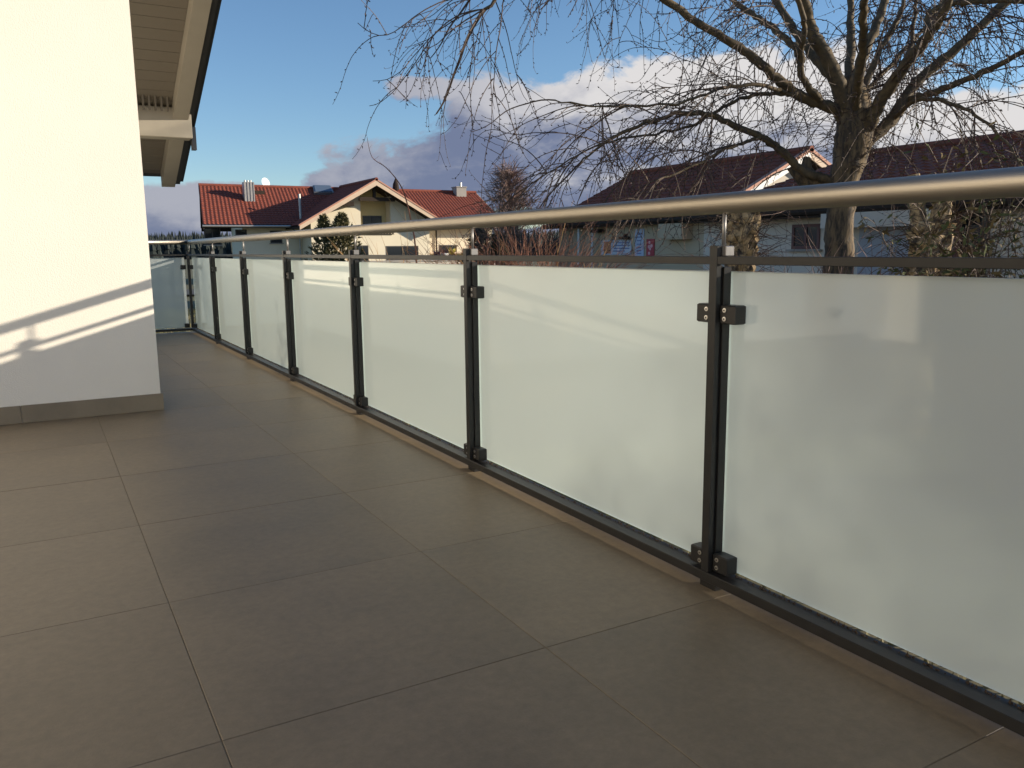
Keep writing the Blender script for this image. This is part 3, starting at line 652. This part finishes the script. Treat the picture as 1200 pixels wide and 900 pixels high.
limbs = [
 ([(1005,185),(1018,165),(1048,136),(1073,98),(1124,54),(1181,0),(1250,-70),(1330,-120),(1400,-100)], 11, 3, 1.2),
 ([(1060,122),(1080,113),(1105,104),(1143,89),(1200,60),(1270,30),(1350,30)], 6, 2, -.5),
 ([(1012,160),(1022,139),(1038,108),(1061,76),(1092,35),(1111,0),(1135,-70),(1180,-140),(1240,-180)], 11, 3, -1.2),
 ([(1000,150),(997,127),(1007,79),(1023,38),(1038,0),(1060,-80),(1090,-170)], 11, 3, .8),
 ([(998,140),(991,120),(996,79),(997,38),(996,0),(990,-80),(975,-190)], 9, 3, 1.8),
 ([(1003,140),(1005,100),(1010,60),(1012,20),(1018,-30),(1030,-120)], 8, 3, -2.),
 ([(992,150),(985,104),(966,63),(950,32),(942,0),(925,-70),(900,-150),(860,-210)], 13, 3, -.8),
 ([(975,90),(962,76),(947,57),(924,25),(909,0),(870,-60),(810,-110),(740,-120),(680,-80)], 8, 2, .9),
 ([(990,150),(978,127),(947,117),(918,98),(893,76),(861,51),(820,28),(780,0),(730,-30),(670,-45),(610,-25),(570,10)], 9, 2, -1.6),
 ([(965,122),(956,111),(940,92),(939,63),(943,32),(935,0),(915,-60)], 6, 2.5, -1.),
 ([(945,75),(937,63),(912,38),(890,22),(858,0),(800,-45),(730,-75),(650,-75),(590,-45),(550,0)], 5.5, 1.6, 1.4),
 ([(935,110),(921,109),(899,101),(868,100),(840,105),(795,121),(720,126),(651,118)], 3.6, .8, -1.6),
 ([(935,112),(921,110),(883,112),(852,123),(820,142),(780,155),(705,168),(660,192),(612,222)], 3.6, .8, .6),
 ([(985,215),(962,208),(942,202),(915,177),(893,161),(852,144),(820,133),(775,138),(720,160),(680,190)], 8, 1.2, -1.),
 ([(893,161),(870,168),(840,180),(800,200),(760,215)], 3, .8, -1.2),
 ([(1085,40),(1092,12),(1130,3),(1200,2),(1270,25),(1330,80)], 5, 1.6, .4),
 ([(1004,145),(1012,105),(1030,62),(1048,30),(1063,-10),(1085,-90)], 6, 2, .5),
 ([(1030,120),(1055,85),(1068,50),(1075,0),(1080,-60)], 4.5, 2, 1.5),
 ([(1045,140),(1075,118),(1110,120),(1150,140),(1190,180),(1215,230)], 3.5, 1, -1.4),
 ([(990,160),(1000,130),(1015,105),(1050,70),(1090,25),(1120,-30)], 5, 2, 2.2),
]
twig = MB(); buds = Buds(); LP = []
def grow(p, d, L, r0, lvl, droop, curl=0):
    step = .10 if lvl < 2 else .08
    n = max(4, int(L/step)); P = [p]; d = unit(d); D_ = [d]; wv = np.array([rnd(-1, 1), rnd(-1, 1), rnd(-.3, .3)])*.10
    for i in range(n):
        t = i/n; dz = -droop*(1-.55*t) if t < .72 else curl
        d = unit(d+np.array([0, 0, dz])+wv*.35+RNG.normal(0, .045, 3)); 
        if d[2] < -.985: d = unit(d+np.array([rnd(-.1, .1), rnd(-.1, .1), 0]))
        if random.random() < .2: wv = np.array([rnd(-1, 1), rnd(-1, 1), rnd(-.3, .3)])*.13
        p = p+d*step; P.append(p); D_.append(d)
        if p[2] < 2.25 and len(P) > 3 and random.random() < .5: break
    twig.tube(P, list(np.linspace(r0, max(.003, r0*.4), len(P))), 3, cap=False)
    if lvl >= 1:
        for i in range(2, len(P)):
            if random.random() < (.5 if lvl == 1 else .62): buds.add(P[i], unit(D_[i]*.55+RNG.normal(0, .6, 3)), rnd(.03, .055), rnd(.0075, .0115))
    return P, D_
cen = wp(1000, 150)
def sprout(P, i, lvl, r0, Ls):
    p = P[i]; tng = unit(P[min(i+1, len(P)-1)]-P[max(i-1, 0)])
    out = p-cen; out[2] = 0; out = unit(out+RNG.normal(0, .3, 3))
    d = unit(tng*.55+out*rnd(.1, .7)+RNG.normal(0, .5, 3)+np.array([0, 0, rnd(-.35, .45)]))
    return grow(p, d, Ls, r0, lvl, rnd(.045, .165), rnd(.04, .30))
PARENT = {1: 0, 7: 6, 9: 8, 10: 9, 11: 8, 12: 8, 14: 13, 15: 2, 18: 0}; LPATH = []
for li, (px, r0, r1, dd) in enumerate(limbs):
    k = len(px); d0_ = 0.
    if li in PARENT:                          # a side limb leaves its parent limb where the two meet
        q0 = wp(*px[0]); best = min(LPATH[PARENT[li]], key=lambda q: np.linalg.norm(unit(q+WB-CP)-unit(q0+WB-CP))); d0_ = np.hypot(*(best+WB-CP)[:2])-WD
    P = [wp(x, y, d0_+dd*(i/(k-1))**1.1*1.6) for i, (x, y) in enumerate(px)]
    if li in PARENT: P[0] = best
    P = smooth_path(P, 6); LPATH.append(P)
    P = [q+RNG.normal(0, .010, 3) for q in P]; rr = (np.linspace(1, 0, len(P))**.9*(r0-r1)*PXM+r1*PXM)*.70
    MB().tube(P, [v*(1+rnd(-.07, .07)) for v in rr], 9, wob=.05).build('limb', 'limb', wil, True)
    tot = sum(np.linalg.norm(P[i+1]-P[i]) for i in range(len(P)-1)); ns = int(tot*(2.8 if li in (7, 8, 10) else 4.3))
    for q in range(ns):
        i = int(len(P)*min(.99, (.16 if li > 10 else .26)+.84*random.random()**.85)); i = min(i, len(P)-1)
        L = rnd(.9, 2.6); S1, D1_ = sprout(P, i, 1, rnd(.008, .0125), L)
        for w_ in range(int(L*3.2)):
            j = int(len(S1)*rnd(.12, .95)); d = unit(D1_[j]*.6+RNG.normal(0, .55, 3)); S2, D2_ = grow(S1[j], d, rnd(.35, 1.5), .0066, 2, rnd(.06, .20), rnd(.05, .30))
            if random.random() < .4:
                j2 = int(len(S2)*rnd(.2, .8)); grow(S2[j2], unit(D2_[j2]*.6+RNG.normal(0, .6, 3)), rnd(.2, .6), .005, 3, rnd(.03, .12), rnd(.05, .3))
    # continuation tip
    grow(P[-1], unit(P[-1]-P[-3]), rnd(1.2, 2.2), max(.008, r1*PXM), 1, .10, .15)
# short sprouts on the pollard head
for q in range(150):
    i = random.randrange(22, len(pts)*4-4) if False else 0
    y_ = rnd(100, 200); p = wp(1000+rnd(-24, 24), y_, rnd(-.3, .3)); d = unit(np.array([rnd(-1, 1), rnd(-1, 1), rnd(-.2, .9)])); grow(p, d, rnd(.4, 1.5), rnd(.004, .007), 2, rnd(.03, .12), .1)
tag(twig.build('twigs', 'twig', wil), kind='stuff'); tag(buds.build('buds', 'bud', wil), kind='stuff')
# dead stub on the trunk
MB().tube([wp(975, 222), wp(952, 212), wp(944, 198), wp(946, 184)], [.11, .12, .10, .05], 9, wob=.2).build('stub', 'bark', wil)
MB().tube([wp(955, 214), wp(940, 214), wp(926, 196)], [.09, .08, .05], 8, wob=.2).build('stub', 'bark', wil)

# --- two small pollards
def pollard(name, label, px, D, w_px, y_top, fork=None):
    b = at(px, 300, D); B_ = np.array([b[0], b[1], GZ]); h = thing(name, label, 'tree', tuple(B_)); s_ = D/FPX; zt = at(px, y_top, D)[2]-GZ
    P = [np.array([rnd(-.02, .02)+.0*q, 0, z]) for q, z in enumerate(np.linspace(-.1, zt, 12))]
    r_ = [w_px*s_/2*(1.15-.25*i/11+.22*(i > 7)) for i in range(12)]; MB().tube(smooth_path(P, 3), list(np.interp(np.linspace(0, 11, 34), range(12), r_)), 20, wob=.26).build('trunk', 'bark_pollard', h)
    for q in range(22):
        an = rnd(0, 6.28); z = rnd(zt*.35, zt*1.0); rr = w_px*s_*.46; c_ = np.array([math.cos(an)*rr, math.sin(an)*rr, z]); d_ = unit([math.cos(an), math.sin(an), rnd(-.2, .8)]); l_ = rnd(.04, .10)
        MB().tube([c_-d_*.05, c_, c_+d_*l_*.7, c_+d_*l_], [l_*.8, l_*.95, l_*.7, l_*.25], 8, wob=.22).build('burl', 'bark_pollard', h)
    if fork:
        for (fx, fy, fr) in fork:
            q = at(fx, fy, D)-B_; MB().tube(smooth_path([P[6], P[8]*.5+q*.5+np.array([0, 0, .0]), q], 4), list(np.linspace(fr*1.5, fr, 9)), 10, wob=.08).build('limb', 'bark_pollard', h)
    tw = MB(); 
    for q in range(320):
        z = rnd(zt*.45, zt*1.02); an = rnd(0, 6.28); p = np.array([math.cos(an), math.sin(an), 0])*w_px*s_*.42+np.array([0, 0, z]); d = unit([math.cos(an), math.sin(an), rnd(-.5, 1.1)])
        L = rnd(.12, .75); n_ = 6; pp = [p]; 
        for k in range(n_): d = unit(d+RNG.normal(0, .12, 3)+np.array([0, 0, -.05])); p = p+d*L/n_; pp.append(p)
        tw.tube(pp, list(np.linspace(.0055, .002, n_+1)), 3, cap=False)
    tag(tw.build('twigs', 'twig', h), kind='stuff'); return h, B_, zt, s_
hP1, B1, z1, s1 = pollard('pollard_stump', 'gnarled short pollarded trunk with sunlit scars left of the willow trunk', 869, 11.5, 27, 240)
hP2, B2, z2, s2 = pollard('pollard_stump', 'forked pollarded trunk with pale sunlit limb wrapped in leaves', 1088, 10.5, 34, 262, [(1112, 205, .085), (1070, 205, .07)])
lv = MB()
def leaf(mb, p, d, L, wd, up=None):
    s_ = unit(np.cross(d, up if up is not None else RNG.normal(0, 1, 3))); nrm = np.cross(d, s_)*L*.10
    mb.add([p, p+d*L*.35+s_*wd*.5+nrm*.3, p+d*L*.7+s_*wd*.38+nrm, p+d*L, p+d*L*.7-s_*wd*.38+nrm, p+d*L*.35-s_*wd*.5+nrm*.3], [(0, 1, 2, 5), (5, 2, 3, 4)] if False else [(0, 1, 5), (1, 2, 4, 5), (2, 3, 4)])
for q in range(150):
    z = rnd(.3, z2*1.15); an = rnd(0, 6.28); rr = rnd(.14, .36); p = np.array([math.cos(an)*rr, math.sin(an)*rr, z]); leaf(lv, p, unit([math.cos(an), math.sin(an), rnd(-1.2, .5)]), rnd(.06, .13), rnd(.02, .04))
tag(lv.build('leaves', 'leaf_evergreen', hP2), kind='stuff')

# --- leafy shrub to the right, beyond the glass
def leafy_shrub(name, label, px, D, n_st, hmax, spread, leafm, n_leaf, Lr=(.07, .14), seed=1, lean=0):
    b = at(px, 300, D); B_ = np.array([b[0], b[1], GZ]); h = thing(name, label, 'shrub', tuple(B_)); st = MB(); lf = MB(); lf2 = MB()
    for q in range(n_st):
        an = rnd(0, 6.28); p = np.array([math.cos(an), math.sin(an), 0])*rnd(0, .25); d = unit([math.cos(an)*rnd(.05, .5)*spread, math.sin(an)*rnd(.05, .5)*spread, 1]); L = rnd(.55, 1)*hmax; n_ = 16; pp = [p]; ds = []
        for k in range(n_): d = unit(d+RNG.normal(0, .07, 3)+np.array([math.cos(an), math.sin(an), 0])*.02); p = p+d*L/n_; pp.append(p); ds.append(d)
        st.tube(pp, list(np.linspace(.012, .003, n_+1)), 4, cap=False)
        for k in range(n_leaf):
            i = min(n_-1, int(n_*rnd(.22, 1))); base = pp[i]+(pp[i+1]-pp[i])*random.random(); dd = unit(ds[i]*.4+RNG.normal(0, .8, 3)+np.array([0, 0, -.15]))
            ln = rnd(.03, .22); tip = base+dd*ln
            if ln > .1: st.tube([base, tip], .003, 3, cap=False)
            (lf if random.random() < .55 else lf2).add([], []); leaf(lf if random.random() < .5 else lf2, tip, unit(dd+RNG.normal(0, .5, 3)+np.array([0, 0, -.3])), rnd(*Lr), rnd(.018, .034))
    st.build('stems', 'twig', h); tag(lf.build('leaves', leafm[0], h), kind='stuff'); tag(lf2.build('leaves', leafm[1], h), kind='stuff'); return h
leafy_shrub('leafy_shrub', 'tall shrub with narrow brownish green leaves in front of the long roofed house', 1200, 8.6, 36, 3.3, .65, ('leaf_evergreen', 'leaf_brown'), 95, (.05, .12))
leafy_shrub('leafy_shrub', 'broad shrub with narrow olive leaves beyond the tall brownish shrub', 1250, 8.0, 30, 3.0, 1.0, ('leaf_evergreen', 'leaf_brown'), 80, (.05, .12))
leafy_shrub('leafy_shrub', 'low leafy shrub at the foot of the willow', 1035, 11.4, 20, 1.4, 1.0, ('leaf_brown', 'leaf_evergreen'), 60, (.03, .07))
leafy_shrub('leafy_shrub', 'low leafy shrub between the forked pollard and the garage door', 1140, 11.6, 20, 1.7, .9, ('leaf_brown', 'leaf_evergreen'), 60, (.04, .09))

def hedge_tree(x_, y_, h_, r_, lab, n):
    o = thing('hedge_tree', lab, 'tree', (x_, y_, GZ)); MB().tube([(0, 0, -.1), (.03, 0, h_*.5), (0, .04, h_*.92)], [.11, .07, .015], 8).build('trunk', 'bark', o)
    f_ = MB(); cl_ = [(rnd(-1, 1)*r_*.75, rnd(-1, 1)*r_*.75, h_*rnd(.12, .93)) for q in range(60)]
    for q in range(n):
        c_ = random.choice(cl_); k_ = 1.15-.75*(c_[2]/h_)**2; p = np.array([c_[0]*k_, c_[1]*k_, c_[2]])+RNG.normal(0, .34, 3); leaf(f_, p, unit(RNG.normal(0, 1, 3)+np.array([0, 0, .3])), rnd(.06, .13), rnd(.025, .055))
    tag(f_.build('crown', 'leaf_evergreen', o), kind='stuff')
hedge_tree(17.0, -7.1, 7.5, 1.7, 'dense evergreen hedge tree standing off the near end of the railing', 24000)
hedge_tree(18.4, -9.5, 8.5, 1.9, 'taller evergreen hedge tree next in the row beside the dense one', 20000)
hedge_tree(16.6, -5.5, 5.9, .9, 'low evergreen hedge tree at the end of the hedge row', 9000)
# --- cane shrubs
def cane_shrub(name, label, px, D, n, hmax, spread, m, thick=.008, group=None, twigs=3):
    b = at(px, 300, D); B_ = np.array([b[0], b[1], GZ]); h = thing(name, label, 'shrub', tuple(B_), group); st = MB(); fine = MB()
    for q in range(n):
        an = rnd(0, 6.28); p = np.array([math.cos(an), math.sin(an), 0])*rnd(0, .35); tilt = rnd(.1, 1.)*spread; d = unit([math.cos(an)*tilt, math.sin(an)*tilt, 1]); L = rnd(.55, 1.1)*hmax; n_ = 14; pp = [p]; dr = rnd(.0, .09); ds = []
        for k in range(n_): d = unit(d+RNG.normal(0, .035, 3)+np.array([math.cos(an)*.02, math.sin(an)*.02, -dr*(k/n_)*1.6])); p = p+d*L/n_; pp.append(p); ds.append(d)
        st.tube(pp, list(np.linspace(thick*rnd(.7, 1.4), .0025, n_+1)), 4, cap=False)
        for k in range(twigs):
            i = random.randrange(4, n_); d2 = unit(ds[i]+RNG.normal(0, .5, 3)); p2 = pp[i]; q2 = [p2]
            for z_ in range(6): d2 = unit(d2+RNG.normal(0, .1, 3)); p2 = p2+d2*rnd(.05, .14); q2.append(p2)
            fine.tube(q2, list(np.linspace(.0045, .002, 7)), 3, cap=False)
    tag(st.build('canes', m, h), kind='stuff'); tag(fine.build('twigs', m, h), kind='stuff'); return h
cane_shrub('cane_shrub', 'dense reddish brown bare shrub below the birch', 590, 15, 170, 2.75, .75, 'cane_red', .009)
cane_shrub('cane_shrub', 'bare russet shrub next to the end of the shaded wall', 640, 16.5, 170, 3.1, .75, 'cane_red', .009)
cane_shrub('cane_shrub', 'sparse golden arching canes crossing in front of the shaded wall', 655, 11.5, 34, 2.9, 1.5, 'cane_gold', .008)
cane_shrub('cane_shrub', 'loose bare canes in front of the cream gable facade', 478, 17, 60, 2.9, 1.2, 'cane_gold', .009)
cane_shrub('cane_shrub', 'thin grey brown shrub of bare rods under the willow crown', 935, 12.6, 60, 2.7, 1.0, 'birch_twig', .007)
cane_shrub('cane_shrub', 'bare arching rods in front of the garage door', 1030, 12.4, 55, 2.9, 1.1, 'birch_twig', .007)
# single tall shoots that rise above the handrail
def shoot(label, px, D, m, r_):
    P = [at(x, y, D) for x, y in px]; B_ = np.array([P[0][0], P[0][1], GZ]); P = [np.array([0, 0, 0.])]+[q-B_ for q in P]; h = thing('tall_shoot', label, 'shoot', tuple(B_))
    pp = smooth_path(P, 5); MB().tube(pp, list(np.linspace(r_, .003, len(pp))), 5).build('stem', m, h, True)
    tw = MB()
    for i in range(8, len(pp)-1, 3): tw.tube([pp[i], pp[i]+np.array([rnd(-.08, .08), rnd(-.08, .08), .06])], [.003, .001], 3, cap=False)
    tw.build('side_buds', m, h)
shoot('long reddish shoot bending over in front of the cream gable', [(488, 305), (481, 256), (474, 228), (466, 212), (452, 196), (436, 184), (430, 160)], 13, 'cane_red', .016)
shoot('thin straight dark shoot rising in front of the birch', [(585, 280), (586, 240), (588, 205), (591, 165)], 12, 'twig', .009)

# --- birch behind
b = at(597, 290, 34); B_ = np.array([b[0], b[1], GZ-.1]); bi = thing('birch_tree', 'small bare birch with pale stem beyond the russet shrubs', 'tree', tuple(B_))
zt = at(597, 205, 34)[2]-B_[2]
MB().tube([(0, 0, 0), (.05, 0, zt*.4), (-.03, .03, zt*.7), (.03, 0, zt)], [.13, .10, .06, .015], 8).build('trunk', 'birch', bi, True)
tw = MB()
for q in range(420):
    z = zt*rnd(.28, 1); p = np.array([0, 0, z]); an = rnd(0, 6.28); d = unit([math.cos(an), math.sin(an), rnd(.5, 1.6)]); L = (zt-z)*rnd(.35, .6)+rnd(.3, .75); pp = [p]
    for k in range(7): d = unit(d+RNG.normal(0, .16, 3)); p = p+d*L/7; pp.append(p)
    tw.tube(pp, list(np.linspace(.016, .006, 8)), 3, cap=False)
    for w_ in range(3):
        i = random.randrange(2, 7); d2 = unit(d+RNG.normal(0, .6, 3)); tw.tube([pp[i], pp[i]+d2*rnd(.2, .5), pp[i]+d2*rnd(.5, .7)+np.array([0, 0, -.1])], [.009, .007, .004], 3, cap=False)
tag(tw.build('crown', 'birch_twig', bi), kind='stuff')

# --- conifers
def conifer(label, px, D, ytop, rad_, m, n=900, clump=(.16, .34), z0=.1):
    b = at(px, 300, D); B_ = np.array([b[0], b[1], GZ-.1]); h = thing('conifer', label, 'tree', tuple(B_)); zt = at(px, ytop, D)[2]-B_[2]
    MB().tube([(0, 0, 0), (0, 0, zt*.95)], [.09, .02], 7).build('trunk', 'bark', h); f_ = MB()
    for q in range(n):
        t = random.random()**1.2; z = zt*(z0+(1-z0)*t); rr = rad_*(1-t)**.8*math.sqrt(random.random())*(1+.25*math.sin(q*1.7)); an = rnd(0, 6.28)
        p = np.array([math.cos(an)*rr, math.sin(an)*rr, z]); 
        for w_ in range(4): leaf(f_, p, unit([math.cos(an)+rnd(-.6, .6), math.sin(an)+rnd(-.6, .6), rnd(.1, 1.6)]), rnd(*clump), rnd(.03, .07))
    tag(f_.build('crown', m, h), kind='stuff'); return h
conifer('bushy olive conifer standing in front of the cream gable', 402, 36, 252, 1.45, 'conifer_lit', 1500, (.10, .24))
conifer('slim olive conifer beside the corner of the cream gable', 381, 36, 254, 1.1, 'conifer_lit', 1000, (.10, .24))
conifer('round dark evergreen behind the russet shrubs', 562, 36, 271, 1.3, 'conifer', 700)
conifer('dark low evergreen beside the round evergreen', 583, 33, 277, 1.2, 'conifer', 600)

# --- garden edge in front of house A: pale wall, pots
gw = thing('garden_wall', 'low pale sunlit garden wall in front of the cream house', 'wall', (17, 40, GZ-.2))
MB().box(-4.5, 4.8, 0, .25, 0, 1.72).build('wall', 'house_white', gw); MB().box(-4.55, 4.85, -.04, .29, 1.722, 1.80).build('coping', 'concrete', gw)
zc = GZ-.2+1.80
def pot(label, px, m, r_, h_, plant=None):
    a = onY(px, 295, 40.12); o = thing('plant_pot', label, 'plant pot', (a[0], 40.12, zc))
    MB().tube([(0, 0, 0), (0, 0, h_*.8), (0, 0, h_*.82), (0, 0, h_)], [r_*.7, r_, r_*1.12, r_*1.1], 14).build('pot', m, o, False)
    f_ = MB()
    for q in range(90):
        an = rnd(0, 6.28); leaf(f_, np.array([math.cos(an)*r_*.5, math.sin(an)*r_*.5, h_*.9+rnd(0, .15)]), unit([math.cos(an)*.6, math.sin(an)*.6, rnd(.3, 1.8)]), rnd(.12, .42 if plant == 'leaf_gold' else .22), rnd(.03, .07))
    tag(f_.build('plant', plant, o), kind='stuff')
mat('leaf_gold', (.42, .34, .04), .6, var=.2, vscale=5); mat('leaf_plum', (.09, .04, .07), .6, var=.2, vscale=5)
pot('white pot with lilac plant on the garden wall', 521, 'white_paint', .22, .34, 'leaf_plum')
pot('dark pot with upright golden plant on the garden wall', 529, 'wood_dark', .17, .25, 'leaf_gold')
pot('dark pot with plum coloured plant on the garden wall', 512, 'wood_dark', .19, .22, 'leaf_plum')

# --- far wooded ridge
fo = MB()
for q in range(4200):
    an = rnd(-.5, 1.35); D = rnd(420, 620); x, y = math.sin(an)*D, math.cos(an)*D; h_ = rnd(15.5, 18.2)*D/480; r_ = rnd(2.6, 4); z = GZ-6; k = 6; ph = rnd(0, 1)
    for (za_, zb_, r1) in ((.0, .55, 1.), (.35, .8, .72), (.62, 1., .45)):
        ring = [(x+r_*r1*rnd(.75, 1.2)*math.cos(ph+i*2*math.pi/k), y+r_*r1*rnd(.75, 1.2)*math.sin(ph+i*2*math.pi/k), z+h_*za_+rnd(-.3, .3)) for i in range(k)]
        fo.add(ring+[(x, y, z+h_*zb_)], [(i, (i+1) % k, k) for i in range(k)])
tag(fo.build('wooded_ridge', 'forest'), 'dark line of conifer forest on the horizon', 'forest', kind='stuff')

# --- winter grass of the garden between the terrace and the houses
NG = 45000
gx = RNG.uniform(1.9, 18.5, NG); gy = RNG.uniform(-4, 34, NG); gx = np.where(gx > 14.3, np.where(gy > 17.2, gx, gx-9), gx)
ga = RNG.uniform(0, 2*math.pi, NG); gh = RNG.uniform(.04, .13, NG); gz = GZ+.05*np.sin(gx*.7)*np.cos(gy*.6)-.03
V = np.empty((NG, 3, 3)); dx, dy = np.cos(ga)*.018, np.sin(ga)*.018; lx, ly = RNG.normal(0, .045, NG), RNG.normal(0, .045, NG)
V[:, 0] = np.stack([gx-dx, gy-dy, gz], 1); V[:, 1] = np.stack([gx+dx, gy+dy, gz], 1); V[:, 2] = np.stack([gx+lx, gy+ly, gz+gh+.04], 1)
me = bpy.data.meshes.new('grass'); me.from_pydata(V.reshape(-1, 3).tolist(), [], np.arange(NG*3).reshape(-1, 3).tolist())
mat('grass_blade', (.12, .13, .045), .8, col2=(.19, .15, .075), vscale=.8); me.materials.append(MATS['grass_blade'])
tag(link('grass', me), 'short winter grass of the garden below the terrace', 'grass', kind='stuff')
